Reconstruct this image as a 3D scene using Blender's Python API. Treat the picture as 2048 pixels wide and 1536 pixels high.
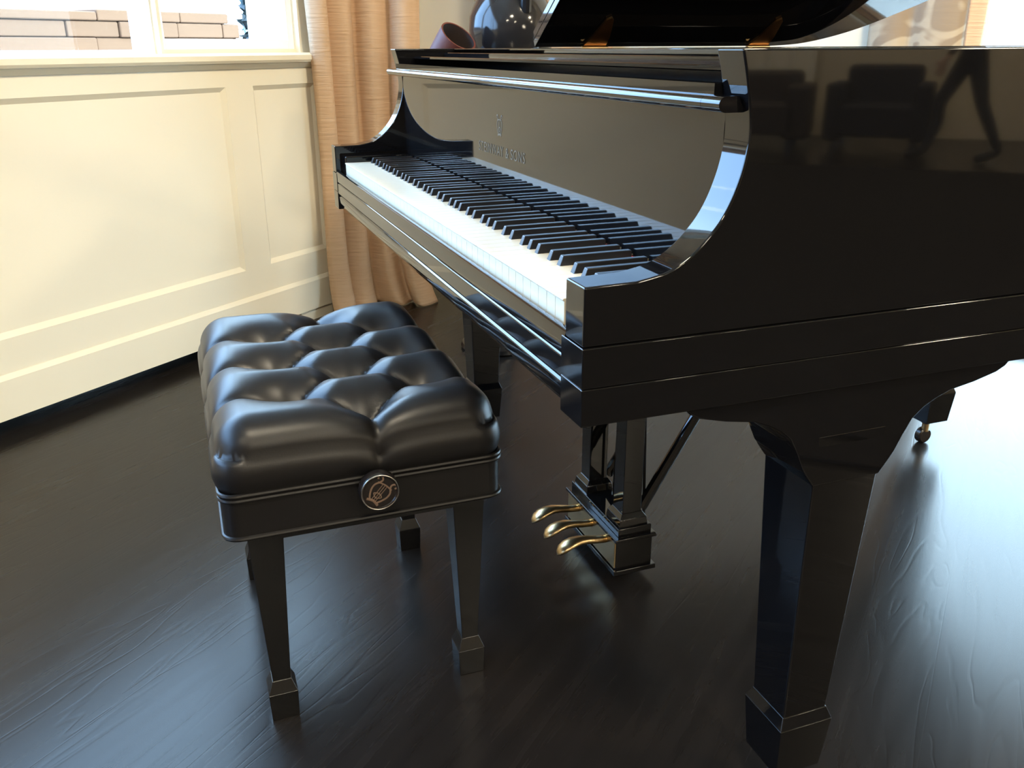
import bpy, bmesh, math, random
from mathutils import Vector, Matrix
random.seed(4)
for o in list(bpy.data.objects): bpy.data.objects.remove(o, do_unlink=True)
SC = bpy.context.scene
COL = SC.collection
PI = math.pi

# ------------------------------------------------------------------ camera, sky, light, exposure
cd = bpy.data.cameras.new('camera'); cam = bpy.data.objects.new('camera', cd); COL.objects.link(cam)
R_ = Vector((0.87303584, 0.48763387, -0.00465121)); U_ = Vector((-0.16923409, 0.31190599, 0.93491950)); F_ = Vector((-0.45734916, 0.81543109, -0.35482938))
mw = Matrix.Identity(4)
for i, v in enumerate((R_, U_, -F_)):
    for k in range(3): mw[k][i] = v[k]
mw[0][3], mw[1][3], mw[2][3] = 0.85596453, -1.17374966, 0.9737430
cam.matrix_world = mw
cd.sensor_fit = 'HORIZONTAL'; cd.sensor_width = 36.0; cd.lens = 1773.66 / 2048 * 36.0
cd.clip_start = 0.02; cd.clip_end = 200
SC.camera = cam

wd = bpy.data.worlds.new('sky'); SC.world = wd; wd.use_nodes = True
wn_, wl_ = wd.node_tree.nodes, wd.node_tree.links
bg = wn_['Background']; bg.inputs[1].default_value = 15.0
tc_ = wn_.new('ShaderNodeTexCoord'); dp_ = wn_.new('ShaderNodeVectorMath'); dp_.operation = 'DOT_PRODUCT'
dp_.inputs[1].default_value = Vector((0.40, 0.87, 0.28)).normalized()       # sun side of the hazy sky
mr_ = wn_.new('ShaderNodeMapRange'); mr_.interpolation_type = 'SMOOTHSTEP'; mr_.inputs['From Min'].default_value = -0.5; mr_.inputs['From Max'].default_value = 1.0
mx_ = wn_.new('ShaderNodeMix'); mx_.data_type = 'RGBA'; mx_.inputs['A'].default_value = (0.33, 0.58, 1.0, 1); mx_.inputs['B'].default_value = (0.66, 0.92, 1.14, 1)
wl_.new(tc_.outputs['Generated'], dp_.inputs[0]); wl_.new(dp_.outputs['Value'], mr_.inputs['Value']); wl_.new(mr_.outputs[0], mx_.inputs['Factor']); wl_.new(mx_.outputs['Result'], bg.inputs[0])

SC.view_settings.view_transform = 'Standard'; SC.view_settings.look = 'None'
SC.view_settings.gamma = 1.0; SC.view_settings.use_curve_mapping = False
SC.view_settings.exposure = 0.0
LAMP_W = 74.0; LAMP_COL = (1.0, 0.86, 0.64)
LAMPS = [(x, s) for x in (1.0, 3.4, 6.2, 9.2) for s in (0.8, -1.3, -3.4)]

# ------------------------------------------------------------------ materials
def mat(name, col, rough=0.5, metal=0.0, ior=1.5, spec=0.5, coat=0.0, coat_r=0.05):
    m = bpy.data.materials.new(name); m.use_nodes = True
    b = m.node_tree.nodes['Principled BSDF']
    b.inputs['Base Color'].default_value = (*col, 1); b.inputs['Roughness'].default_value = rough
    b.inputs['Metallic'].default_value = metal; b.inputs['IOR'].default_value = ior
    b.inputs['Specular IOR Level'].default_value = spec
    b.inputs['Coat Weight'].default_value = coat; b.inputs['Coat Roughness'].default_value = coat_r
    return m
def nodes(m): return m.node_tree.nodes, m.node_tree.links, m.node_tree.nodes['Principled BSDF']
def noise_mat(name, c1, c2, scale=(5, 5, 5), rough=0.5, bump=0.0, detail=4, dist=0.02, **kw):
    m = mat(name, c1, rough, **kw); N, L, b = nodes(m)
    tc = N.new('ShaderNodeTexCoord'); mp = N.new('ShaderNodeMapping'); mp.inputs['Scale'].default_value = scale
    nz = N.new('ShaderNodeTexNoise'); nz.inputs['Scale'].default_value = 1.0; nz.inputs['Detail'].default_value = detail
    L.new(tc.outputs['Object'], mp.inputs[0]); L.new(mp.outputs[0], nz.inputs['Vector'])
    mx = N.new('ShaderNodeMix'); mx.data_type = 'RGBA'
    mx.inputs['A'].default_value = (*c1, 1); mx.inputs['B'].default_value = (*c2, 1)
    L.new(nz.outputs['Fac'], mx.inputs['Factor']); L.new(mx.outputs['Result'], b.inputs['Base Color'])
    if bump:
        bp = N.new('ShaderNodeBump'); bp.inputs['Strength'].default_value = bump; bp.inputs['Distance'].default_value = dist
        L.new(nz.outputs['Fac'], bp.inputs['Height']); L.new(bp.outputs[0], b.inputs['Normal'])
    return m

LACQ = noise_mat('black_lacquer', (0.0035, 0.0035, 0.004), (0.005, 0.005, 0.0055), (3, 3, 3), rough=0.035)
SATIN = noise_mat('black_satin_wood', (0.006, 0.006, 0.0065), (0.009, 0.009, 0.009), (8, 8, 8), rough=0.22)
LEATHER = noise_mat('black_leather', (0.007, 0.007, 0.0075), (0.010, 0.009, 0.009), (420, 420, 420), rough=0.37, bump=0.08, dist=0.001, spec=0.38)
IVORY = noise_mat('white_key_plastic', (0.80, 0.71, 0.53), (0.82, 0.73, 0.56), (9, 9, 9), rough=0.28)
EBONY = noise_mat('black_key_plastic', (0.010, 0.010, 0.012), (0.014, 0.014, 0.015), (30, 30, 30), rough=0.30)
BRASS = noise_mat('polished_brass', (0.66, 0.49, 0.27), (0.56, 0.41, 0.21), (40, 40, 40), rough=0.30, metal=1.0)
OLDBRASS = noise_mat('amber_brass', (0.42, 0.20, 0.07), (0.32, 0.15, 0.05), (30, 30, 30), rough=0.3, metal=1.0)
DECAL = noise_mat('gold_decal', (0.10, 0.085, 0.06), (0.085, 0.07, 0.05), (60, 60, 60), rough=0.35)
BRONZE = noise_mat('bronze_iron_plate', (0.10, 0.065, 0.03), (0.07, 0.05, 0.025), (20, 20, 20), rough=0.45, metal=0.6)
SPRUCE = noise_mat('spruce_soundboard', (0.16, 0.10, 0.05), (0.11, 0.07, 0.035), (3, 60, 3), rough=0.5)
FELT = noise_mat('red_felt', (0.45, 0.03, 0.02), (0.36, 0.02, 0.02), (200, 200, 200), rough=0.95, bump=0.2, dist=0.001)
PAINT = noise_mat('cream_paint', (0.84, 0.775, 0.61), (0.86, 0.795, 0.63), (1.5, 1.5, 1.5), rough=0.45)
WHITE = noise_mat('white_window_paint', (0.92, 0.935, 0.95), (0.93, 0.945, 0.96), (2, 2, 2), rough=0.4)
CEIL = noise_mat('ceiling_paint', (0.80, 0.76, 0.68), (0.82, 0.78, 0.70), (2, 2, 2), rough=0.7)
BEIGE = noise_mat('beige_wall_paint', (0.72, 0.62, 0.46), (0.74, 0.64, 0.48), (1, 1, 1), rough=0.6)
TAUPE = noise_mat('taupe_wall_paint', (0.20, 0.165, 0.13), (0.22, 0.18, 0.14), (1, 1, 1), rough=0.6)
VASE = noise_mat('black_ceramic_glaze', (0.014, 0.014, 0.016), (0.022, 0.02, 0.018), (12, 12, 12), rough=0.12)
TERRA = noise_mat('red_lacquer_clay', (0.13, 0.026, 0.014), (0.09, 0.020, 0.011), (25, 25, 25), rough=0.55)
DARKIN = noise_mat('dark_brown_inside', (0.035, 0.026, 0.024), (0.05, 0.035, 0.03), (25, 25, 25), rough=0.5)
SOFA = noise_mat('dark_brown_upholstery', (0.022, 0.013, 0.012), (0.03, 0.018, 0.015), (30, 30, 30), rough=0.7)
NAVY = noise_mat('dark_navy_cloth', (0.012, 0.012, 0.02), (0.016, 0.016, 0.025), (60, 60, 60), rough=0.85)
SKIN = noise_mat('skin', (0.55, 0.36, 0.27), (0.6, 0.4, 0.3), (30, 30, 30), rough=0.5)
HAIR = noise_mat('dark_hair', (0.02, 0.014, 0.01), (0.03, 0.02, 0.015), (80, 80, 80), rough=0.5)
METAL = noise_mat('steel_rim', (0.55, 0.53, 0.5), (0.5, 0.48, 0.46), (40, 40, 40), rough=0.25, metal=1.0)
KNOBBLK = noise_mat('knob_black', (0.010, 0.008, 0.008), (0.016, 0.012, 0.011), (60, 60, 60), rough=0.25)
EMBLEM = noise_mat('copper_emblem', (0.30, 0.20, 0.14), (0.24, 0.16, 0.12), (60, 60, 60), rough=0.4, metal=0.5)
STONE = noise_mat('tan_stone', (0.19, 0.090, 0.042), (0.14, 0.068, 0.033), (4, 1.2, 9), rough=0.9, bump=0.3)
PALE = noise_mat('pale_paving', (0.72, 0.70, 0.66), (0.66, 0.64, 0.60), (2, 2, 2), rough=0.9)
LEAF = noise_mat('dark_foliage', (0.010, 0.016, 0.014), (0.03, 0.045, 0.045), (9, 9, 9), rough=0.5)
LEAF2 = noise_mat('blue_grey_foliage', (0.10, 0.16, 0.2), (0.16, 0.24, 0.3), (9, 9, 9), rough=0.5)
BARK = noise_mat('dark_bark', (0.04, 0.03, 0.025), (0.06, 0.045, 0.035), (9, 9, 3), rough=0.9)

def floor_material():
    m = mat('dark_stained_oak', (0.012, 0.010, 0.009), 0.34, spec=0.22); N, L, b = nodes(m)
    geo = N.new('ShaderNodeNewGeometry'); sx = N.new('ShaderNodeSeparateXYZ'); L.new(geo.outputs['Position'], sx.inputs[0])
    def mth(op, a, bb=None):
        n = N.new('ShaderNodeMath'); n.operation = op
        for i, v in enumerate((a, bb)):
            if v is None: continue
            if isinstance(v, (int, float)): n.inputs[i].default_value = v
            else: L.new(v, n.inputs[i])
        return n.outputs[0]
    px = mth('DIVIDE', sx.outputs['X'], 0.125); pid = mth('FLOOR', px); pf = mth('FRACT', px)
    wn = N.new('ShaderNodeTexWhiteNoise'); wn.noise_dimensions = '1D'; L.new(pid, wn.inputs['W'])
    # grain running along the planks, shifted per plank
    cx = N.new('ShaderNodeCombineXYZ')
    L.new(mth('MULTIPLY', sx.outputs['X'], 34.0), cx.inputs['X'])
    L.new(mth('ADD', mth('MULTIPLY', sx.outputs['Y'], 2.0), mth('MULTIPLY', wn.outputs['Value'], 40.0)), cx.inputs['Y'])
    nz = N.new('ShaderNodeTexNoise'); nz.inputs['Scale'].default_value = 1.0; nz.inputs['Detail'].default_value = 5; nz.inputs['Roughness'].default_value = 0.6
    nz.inputs['Distortion'].default_value = 0.25
    L.new(cx.outputs[0], nz.inputs['Vector'])
    cx2 = N.new('ShaderNodeCombineXYZ')
    L.new(mth('MULTIPLY', sx.outputs['X'], 7.0), cx2.inputs['X'])
    L.new(mth('ADD', mth('MULTIPLY', sx.outputs['Y'], 1.1), mth('MULTIPLY', wn.outputs['Value'], 17.0)), cx2.inputs['Y'])
    n2 = N.new('ShaderNodeTexNoise'); n2.inputs['Scale'].default_value = 1.3; n2.inputs['Detail'].default_value = 3; n2.inputs['Distortion'].default_value = 0.5
    L.new(cx2.outputs[0], n2.inputs['Vector'])
    # cathedral grain: bands of the slow noise
    wv = mth('PINGPONG', mth('MULTIPLY', n2.outputs['Fac'], 9.0), 0.5)
    line = N.new('ShaderNodeMapRange'); line.inputs['From Min'].default_value = 0.0; line.inputs['From Max'].default_value = 0.16
    L.new(wv, line.inputs['Value'])
    cr = N.new('ShaderNodeMix'); cr.data_type = 'RGBA'
    cr.inputs['A'].default_value = (0.007, 0.006, 0.0055, 1); cr.inputs['B'].default_value = (0.017, 0.014, 0.012, 1)
    L.new(nz.outputs['Fac'], cr.inputs['Factor']); L.new(cr.outputs['Result'], b.inputs['Base Color'])
    rr = N.new('ShaderNodeMapRange'); rr.inputs['To Min'].default_value = 0.20; rr.inputs['To Max'].default_value = 0.32
    L.new(nz.outputs['Fac'], rr.inputs['Value']); L.new(rr.outputs[0], b.inputs['Roughness'])
    seam = N.new('ShaderNodeMapRange'); seam.inputs['From Min'].default_value = 0.0; seam.inputs['From Max'].default_value = 0.012
    L.new(mth('PINGPONG', pf, 0.5), seam.inputs['Value'])
    h = mth('ADD', mth('MULTIPLY', nz.outputs['Fac'], 0.5), mth('MULTIPLY', line.outputs[0], 0.35))
    h = mth('ADD', h, mth('MULTIPLY', seam.outputs[0], 0.2))
    bp = N.new('ShaderNodeBump'); bp.inputs['Strength'].default_value = 0.12; bp.inputs['Distance'].default_value = 0.0018
    L.new(h, bp.inputs['Height']); L.new(bp.outputs[0], b.inputs['Normal'])
    return m
FLOOR = floor_material()

def cloth_material(name, c1, c2, hscale=130.0, bump=0.5, scroll=None):
    m = mat(name, c1, 0.8); N, L, b = nodes(m)
    tc = N.new('ShaderNodeTexCoord'); mp = N.new('ShaderNodeMapping'); mp.inputs['Scale'].default_value = (9, 9, hscale)
    L.new(tc.outputs['Object'], mp.inputs[0])
    nz = N.new('ShaderNodeTexNoise'); nz.inputs['Scale'].default_value = 1; nz.inputs['Detail'].default_value = 3; L.new(mp.outputs[0], nz.inputs['Vector'])
    mx = N.new('ShaderNodeMix'); mx.data_type = 'RGBA'; mx.inputs['A'].default_value = (*c1, 1); mx.inputs['B'].default_value = (*c2, 1)
    L.new(nz.outputs['Fac'], mx.inputs['Factor'])
    out = mx.outputs['Result']
    if scroll:
        n3 = N.new('ShaderNodeTexNoise'); n3.inputs['Scale'].default_value = 5.0; n3.inputs['Detail'].default_value = 1; n3.inputs['Distortion'].default_value = 2.5
        L.new(tc.outputs['Object'], n3.inputs['Vector'])
        rp = N.new('ShaderNodeMapRange'); rp.inputs['From Min'].default_value = 0.50; rp.inputs['From Max'].default_value = 0.60
        L.new(n3.outputs['Fac'], rp.inputs['Value'])
        m2 = N.new('ShaderNodeMix'); m2.data_type = 'RGBA'; m2.inputs['B'].default_value = (*scroll, 1)
        L.new(rp.outputs[0], m2.inputs['Factor']); L.new(out, m2.inputs['A']); out = m2.outputs['Result']
    L.new(out, b.inputs['Base Color'])
    bp = N.new('ShaderNodeBump'); bp.inputs['Strength'].default_value = bump; bp.inputs['Distance'].default_value = 0.006
    L.new(nz.outputs['Fac'], bp.inputs['Height']); L.new(bp.outputs[0], b.inputs['Normal'])
    return m
CURT = cloth_material('tan_crinkled_silk', (0.53, 0.345, 0.205), (0.64, 0.43, 0.265))
DAMASK = cloth_material('taupe_damask', (0.44, 0.36, 0.26), (0.50, 0.42, 0.31), 60, 0.2, scroll=(0.30, 0.23, 0.16))
WOVEN = cloth_material('woven_blocker', (0.5, 0.38, 0.24), (0.4, 0.3, 0.18), 300, 0.4)

def glass_material():
    m = bpy.data.materials.new('window_glass'); m.use_nodes = True
    N, L = m.node_tree.nodes, m.node_tree.links
    N.clear(); out = N.new('ShaderNodeOutputMaterial')
    tr = N.new('ShaderNodeBsdfTransparent'); tr.inputs[0].default_value = (0.95, 0.97, 0.97, 1)
    gl = N.new('ShaderNodeBsdfGlossy'); gl.inputs['Roughness'].default_value = 0.02
    fr = N.new('ShaderNodeFresnel'); fr.inputs[0].default_value = 1.25
    mx = N.new('ShaderNodeMixShader'); ge = N.new('ShaderNodeNewGeometry'); mu = N.new('ShaderNodeMath'); mu.operation = 'MULTIPLY'; iv = N.new('ShaderNodeMath'); iv.operation = 'SUBTRACT'; iv.inputs[0].default_value = 1.0
    L.new(ge.outputs['Backfacing'], iv.inputs[1]); L.new(iv.outputs[0], mu.inputs[0]); L.new(fr.outputs[0], mu.inputs[1])   # reflect once, at the outer face
    L.new(mu.outputs[0], mx.inputs[0]); L.new(tr.outputs[0], mx.inputs[1]); L.new(gl.outputs[0], mx.inputs[2])
    L.new(mx.outputs[0], out.inputs[0]); return m
GLASS = glass_material()
def emit_material():
    m = bpy.data.materials.new('lamp_glow'); m.use_nodes = True; b = m.node_tree.nodes['Principled BSDF']
    b.inputs['Emission Color'].default_value = (*LAMP_COL, 1); b.inputs['Emission Strength'].default_value = 10.0
    return m
GLOW = emit_material()

# ------------------------------------------------------------------ mesh helpers
def link(name, me, m=None, parent=None, loc=None):
    o = bpy.data.objects.new(name, me); COL.objects.link(o)
    if m is not None and me is not None and len(me.materials) == 0: me.materials.append(m)
    if parent is not None: o.parent = parent
    if loc is not None: o.location = loc
    return o
def obj(name, bm, m, parent=None, loc=None, smooth=35, bevel=0.0, seg=2, fix=True):
    if fix: bmesh.ops.recalc_face_normals(bm, faces=bm.faces[:])
    me = bpy.data.meshes.new(name); bm.to_mesh(me); bm.free()
    if smooth:
        for p in me.polygons: p.use_smooth = True
        me.set_sharp_from_angle(angle=math.radians(smooth))
    o = link(name, me, m, parent, loc)
    if bevel:
        md = o.modifiers.new('bevel', 'BEVEL'); md.width = bevel; md.segments = seg; md.limit_method = 'ANGLE'; md.angle_limit = math.radians(40)
        md.harden_normals = True
    return o
def tag(o, label=None, cat=None, group=None, kind=None):
    if label: o['label'] = label
    if cat: o['category'] = cat
    if group: o['group'] = group
    if kind: o['kind'] = kind
    return o
def thing(name, label, cat, loc=(0, 0, 0), rz=0, group=None):
    o = bpy.data.objects.new(name, None); COL.objects.link(o); o.location = loc; o.rotation_euler = (0, 0, rz)
    o.empty_display_size = 0.1
    return tag(o, label, cat, group)
def box(bm, x0, x1, y0, y1, z0, z1):
    v = [bm.verts.new((x, y, z)) for x in (x0, x1) for y in (y0, y1) for z in (z0, z1)]
    for f in ((0, 1, 3, 2), (4, 6, 7, 5), (0, 4, 5, 1), (2, 3, 7, 6), (0, 2, 6, 4), (1, 5, 7, 3)): bm.faces.new([v[i] for i in f])
    return v
def B(*boxes):
    bm = bmesh.new()
    for b in boxes: box(bm, *b)
    return bm
def prism(bm, poly, a, b, axis='x'):
    """extrude a 2D polygon; axis x: poly=(y,z); axis z: poly=(x,y); axis y: poly=(x,z)"""
    def P(p, t): return {'x': (t, p[0], p[1]), 'z': (p[0], p[1], t), 'y': (p[0], t, p[1])}[axis]
    A = [bm.verts.new(P(p, a)) for p in poly]; C = [bm.verts.new(P(p, b)) for p in poly]
    n = len(poly)
    for i in range(n): bm.faces.new((A[i], A[(i + 1) % n], C[(i + 1) % n], C[i]))
    bm.faces.new(A[::-1]); bm.faces.new(C)
def frustum(bm, cx, cy, z0, z1, a0, b0, a1, b1, dx=0, dy=0):
    lo = [bm.verts.new((cx + sx * a0, cy + sy * b0, z0)) for sx, sy in ((-1, -1), (1, -1), (1, 1), (-1, 1))]
    hi = [bm.verts.new((cx + dx + sx * a1, cy + dy + sy * b1, z1)) for sx, sy in ((-1, -1), (1, -1), (1, 1), (-1, 1))]
    for i in range(4): bm.faces.new((lo[i], lo[(i + 1) % 4], hi[(i + 1) % 4], hi[i]))
    bm.faces.new(lo[::-1]); bm.faces.new(hi)
def lathe(bm, prof, n=32, mtx=None):
    rings = []
    for r, z in prof:
        rings.append([bm.verts.new((r * math.cos(2 * PI * i / n), r * math.sin(2 * PI * i / n), z)) for i in range(n)] if r > 1e-6 else [bm.verts.new((0, 0, z))])
    for a, b in zip(rings, rings[1:]):
        for i in range(n):
            j = (i + 1) % n
            if len(a) == 1 and len(b) == 1: continue
            if len(a) == 1: bm.faces.new((a[0], b[j], b[i]))
            elif len(b) == 1: bm.faces.new((a[i], a[j], b[0]))
            else: bm.faces.new((a[i], a[j], b[j], b[i]))
    if mtx is not None: bmesh.ops.transform(bm, matrix=mtx, verts=[v for r in rings for v in r])
def tube(bm, pts, r, n=8, closed=False, rad=None):
    pts = [Vector(p) for p in pts]; rings = []; m = len(pts); ref = None
    for i, p in enumerate(pts):
        if closed: t = pts[(i + 1) % m] - pts[i - 1]
        else: t = pts[min(i + 1, m - 1)] - pts[max(i - 1, 0)]
        t.normalize()
        if ref is None: ref = Vector((0, 0, 1)) if abs(t.z) < 0.9 else Vector((1, 0, 0))
        u = ref - t * ref.dot(t); u.normalize(); ref = u; w = t.cross(u)
        rr = rad[i] if rad else r
        rings.append([bm.verts.new(p + (u * math.cos(2 * PI * k / n) + w * math.sin(2 * PI * k / n)) * rr) for k in range(n)])
    for i in range(m if closed else m - 1):
        a, b = rings[i], rings[(i + 1) % m]
        for k in range(n): bm.faces.new((a[k], a[(k + 1) % n], b[(k + 1) % n], b[k]))
    if not closed: bm.faces.new(rings[0][::-1]); bm.faces.new(rings[-1])
def catmull(pts, n=8, closed=False):
    out = []; m = len(pts); V = [Vector(p) for p in pts]
    for i in range(m if closed else m - 1):
        p0, p1, p2, p3 = (V[(i - 1) % m], V[i], V[(i + 1) % m], V[(i + 2) % m]) if closed else (V[max(i - 1, 0)], V[i], V[i + 1], V[min(i + 2, m - 1)])
        for k in range(n):
            t = k / n
            out.append(0.5 * ((2 * p1) + (p2 - p0) * t + (2 * p0 - 5 * p1 + 4 * p2 - p3) * t * t + (-p0 + 3 * p1 - 3 * p2 + p3) * t ** 3))
    if not closed: out.append(V[-1])
    return out
def dup(root, loc=None, rz=None, name=None):
    r = root.copy(); COL.objects.link(r)
    if loc is not None: r.location = loc
    if rz is not None: r.rotation_euler = (0, 0, rz)
    for ch in list(root.children):
        c = ch.copy(); COL.objects.link(c); c.parent = r
        for g in list(ch.children):
            d = g.copy(); COL.objects.link(d); d.parent = c
    return r
LYRE = [  # strokes of a small lyre, unit height, flat in x-y
    ([(-0.14, -0.40), (-0.24, -0.26), (-0.33, -0.06), (-0.33, 0.14), (-0.22, 0.30), (-0.20, 0.42), (-0.30, 0.50), (-0.40, 0.44), (-0.36, 0.36)], 0.035),
    ([(0.14, -0.40), (0.24, -0.26), (0.33, -0.06), (0.33, 0.14), (0.22, 0.30), (0.20, 0.42), (0.30, 0.50), (0.40, 0.44), (0.36, 0.36)], 0.035),
    ([(-0.30, 0.26), (0.0, 0.30), (0.30, 0.26)], 0.03),
    ([(-0.24, -0.44), (0.0, -0.38), (0.24, -0.44)], 0.05),
    ([(-0.09, 0.26), (-0.08, -0.36)], 0.015), ([(0.0, 0.28), (0.0, -0.36)], 0.015), ([(0.09, 0.26), (0.08, -0.36)], 0.015),
    ([(-0.17, -0.14), (0.0, -0.06), (0.17, -0.14), (0.0, -0.25), (-0.17, -0.14)], 0.02)]
def lyre_bm(size, mtx, thick=1.0):
    bm = bmesh.new()
    for pts, w in LYRE:
        p = catmull([(x * size, y * size, 0) for x, y in pts], 5) if len(pts) > 2 else [(x * size, y * size, 0) for x, y in pts]
        tube(bm, p, w * size, 6)
    bmesh.ops.scale(bm, vec=(1, 1, thick), verts=bm.verts[:])
    bmesh.ops.transform(bm, matrix=mtx, verts=bm.verts[:])
    return bm

# ------------------------------------------------------------------ the room shell  (x: out from the left wall, y: along it, z: up)
KW_ = 0.955
XL, YE = 0.85596 + (-1.516 - 0.85596) * KW_, 2.15            # left wall plane, end wall plane
XR, YF, ZC = 11.0, -6.0, 2.70
fl = obj('floor', B((-1.75, XR + 0.1, YF - 0.1, YE + 0.2, -0.12, 0.0)), FLOOR, smooth=0); tag(fl, kind='structure')
ce = obj('ceiling', B((-1.75, XR + 0.1, YF - 0.1, YE + 0.2, ZC, ZC + 0.15)), CEIL, smooth=0); tag(ce, kind='structure')

# left wall: window wall built out as a panelled cover that stands off the floor on a recessed toe
SE = 1.445                         # where the panelled cover ends and the wall steps back
def ss(v): return -1.17375 + (v + 1.17375) * KW_
def zs(v): return 0.97374 + (v - 0.97374) * KW_
ZS0, ZS1 = zs(0.926), zs(0.960)   # window sill, under / top
ZW1 = 2.12
PZ0, PZ1, ZTOE = zs(0.224), zs(0.853), zs(0.0)
panels = [(ss(a), min(ss(b), SE - 0.02)) for a, b in ((1.223, 1.77), (-0.42, 1.097), (-1.94, -0.546), (-3.46, -2.066), (-4.98, -3.586))]
wins_left = [(ss(a), ss(b), zs(c)) for a, b, c in ((0.904, 1.46, 1.004), (-0.90, 0.83, 0.972), (-2.72, -0.98, 0.972), (-4.60, -2.90, 0.972))]
bm = bmesh.new()
XB, XK = XL - 0.10, -1.53
ys = sorted(set([YF - 0.1, SE] + [v for p in panels for v in p]))
for a, b in zip(ys, ys[1:]):
    if (a, b) in panels:
        box(bm, XB, XL, a, b, ZTOE, PZ0); box(bm, XB, XL, a, b, PZ1, ZS0)
        box(bm, XB, XL - 0.013, a, b, PZ0, PZ1)
    else: box(bm, XB, XL, a, b, ZTOE, ZS0)
box(bm, XB, XL, ss(1.36), SE, -0.12, ZTOE)
box(bm, XK - 0.2, XB, YF - 0.1, SE, -0.12, 0.80)
box(bm, XB, XL - 0.01, YF - 0.1, SE, ZW1 + 0.05, ZC)
ys2 = sorted([YF - 0.1, SE] + [v for w in wins_left for v in (w[0] - 0.03, w[1] + 0.03)])
for a, b in zip(ys2[0::2], ys2[1::2]): box(bm, XB, XL - 0.01, a, b, ZS0, ZW1 + 0.05)
for a, b, zb in wins_left: box(bm, XB, XL - 0.03, a - 0.03, b + 0.03, ZS0, zb - 0.03)
box(bm, XK - 0.2, XK, SE, YE + 0.2, -0.12, ZC)
wl = obj('wall_left', bm, PAINT, smooth=0); tag(wl, kind='structure')
tag(obj('toe_shade_strip', B((XB, XB + 0.006, YF, ss(1.36), 0.0, ZTOE)), SATIN, smooth=0), kind='structure')  # dark strip on the recess back: shade of the toe gap put into colour
for a, b in panels:              # each panel: a flat field with a sloped moulding round it
    bm = bmesh.new(); w = 0.015
    o_ = [bm.verts.new((XL - 0.0005, y, z)) for y, z in ((a, PZ0), (b, PZ0), (b, PZ1), (a, PZ1))]
    i_ = [bm.verts.new((XL - 0.0115, y, z)) for y, z in ((a + w, PZ0 + w), (b - w, PZ0 + w), (b - w, PZ1 - w), (a + w, PZ1 - w))]
    k_ = [bm.verts.new((XL - 0.016, y, z)) for y, z in ((a, PZ0), (b, PZ0), (b, PZ1), (a, PZ1))]
    for i in range(4):
        j = (i + 1) % 4
        bm.faces.new((o_[i], o_[j], i_[j], i_[i])); bm.faces.new((k_[i], k_[j], o_[j], o_[i]))
    bm.faces.new(i_); bm.faces.new(k_[::-1])
    obj('panel', bm, PAINT, wl, smooth=0)
bb = bmesh.new(); zb_ = zs(0.126)
prism(bb, [(XL - 0.005, ZTOE), (XL + 0.010, ZTOE), (XL + 0.010, zb_ - 0.013), (XL + 0.002, zb_), (XL - 0.005, zb_)], YF, SE, 'y')
tag(obj('baseboard_left', bb, PAINT, smooth=0), kind='structure')
bm = bmesh.new()                  # sill with a nosing and a cove under it
prism(bm, [(XL - 0.09, ZS0), (XL + 0.030, ZS0 + 0.002), (XL + 0.036, ZS0 + 0.010), (XL + 0.036, ZS1 - 0.008), (XL + 0.028, ZS1), (XL - 0.09, ZS1)], YF, ss(1.555), 'y')
prism(bm, [(XL - 0.005, ZS0 - 0.016), (XL + 0.006, ZS0 - 0.016), (XL + 0.022, ZS0), (XL + 0.022, ZS0 + 0.004), (XL - 0.005, ZS0 + 0.004)], YF, ss(1.555), 'y')
tag(obj('trim_1', bm, PAINT, smooth=30), kind='structure')

def window(n, a, b, z0, z1, xp, mull=(), axis='x', rails=()):
    """a window in a wall; axis x: wall normal along x, a..b runs along y"""
    def bx(bm, p0, p1, q0, q1, r0, r1):
        if axis == 'x': box(bm, p0, p1, q0, q1, r0, r1)
        else: box(bm, q0, q1, p0, p1, r0, r1)
    f = 0.032
    bm = bmesh.new()
    bx(bm, xp - 0.05, xp + 0.015, a - f, a, z0 - f, z1 + f); bx(bm, xp - 0.05, xp + 0.015, b, b + f, z0 - f, z1 + f)
    bx(bm, xp - 0.05, xp + 0.015, a, b, z0 - f, z0); bx(bm, xp - 0.05, xp + 0.015, a, b, z1, z1 + f)
    for y in mull: bx(bm, xp - 0.04, xp + 0.005, y - 0.014, y + 0.014, z0, z1)
    for z in rails: bx(bm, xp - 0.04, xp + 0.005, a, b, z - 0.014, z + 0.014)
    w = obj('window_%d' % n, bm, WHITE, smooth=0, bevel=0.003); tag(w, kind='structure')
    ed = [a] + list(mull) + [b]
    for p, q in zip(ed, ed[1:]):
        bm = bmesh.new(); bx(bm, xp - 0.022, xp - 0.018, p, q, z0, z1); obj('pane', bm, GLASS, w, smooth=0)
    return w
for i, (a, b, zb) in enumerate(wins_left):
    window(i + 1, a, b, zb, ZW1, XL - 0.05, () if i == 0 else ((a + b) / 2 - 0.25,))

# end wall with the glazed door opening at the right
WX0, WX1, WZ0, WZ1 = 0.70, 2.60, 0.036, 2.15
bm = B((-1.75, WX0 - 0.03, YE, YE + 0.2, -0.12, ZC), (WX1 + 0.03, XR + 0.1, YE, YE + 0.2, -0.12, ZC),
       (WX0 - 0.03, WX1 + 0.03, YE, YE + 0.2, WZ1 + 0.03, ZC), (WX0 - 0.03, WX1 + 0.03, YE, YE + 0.2, -0.12, WZ0 - 0.03))
tag(obj('wall_back', bm, PAINT, smooth=0), kind='structure')
window(5, WX0, WX1, WZ0, WZ1, YE + 0.05, (1.60,), axis='y')
tag(obj('baseboard_back', B((-1.53, WX0 - 0.06, YE - 0.016, YE, 0, 0.126)), PAINT, smooth=0, bevel=0.004), kind='structure')
tag(obj('wall_right', B((XR, XR + 0.2, YF - 0.1, YE + 0.2, -0.12, ZC)), BEIGE, smooth=0), kind='structure')
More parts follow.
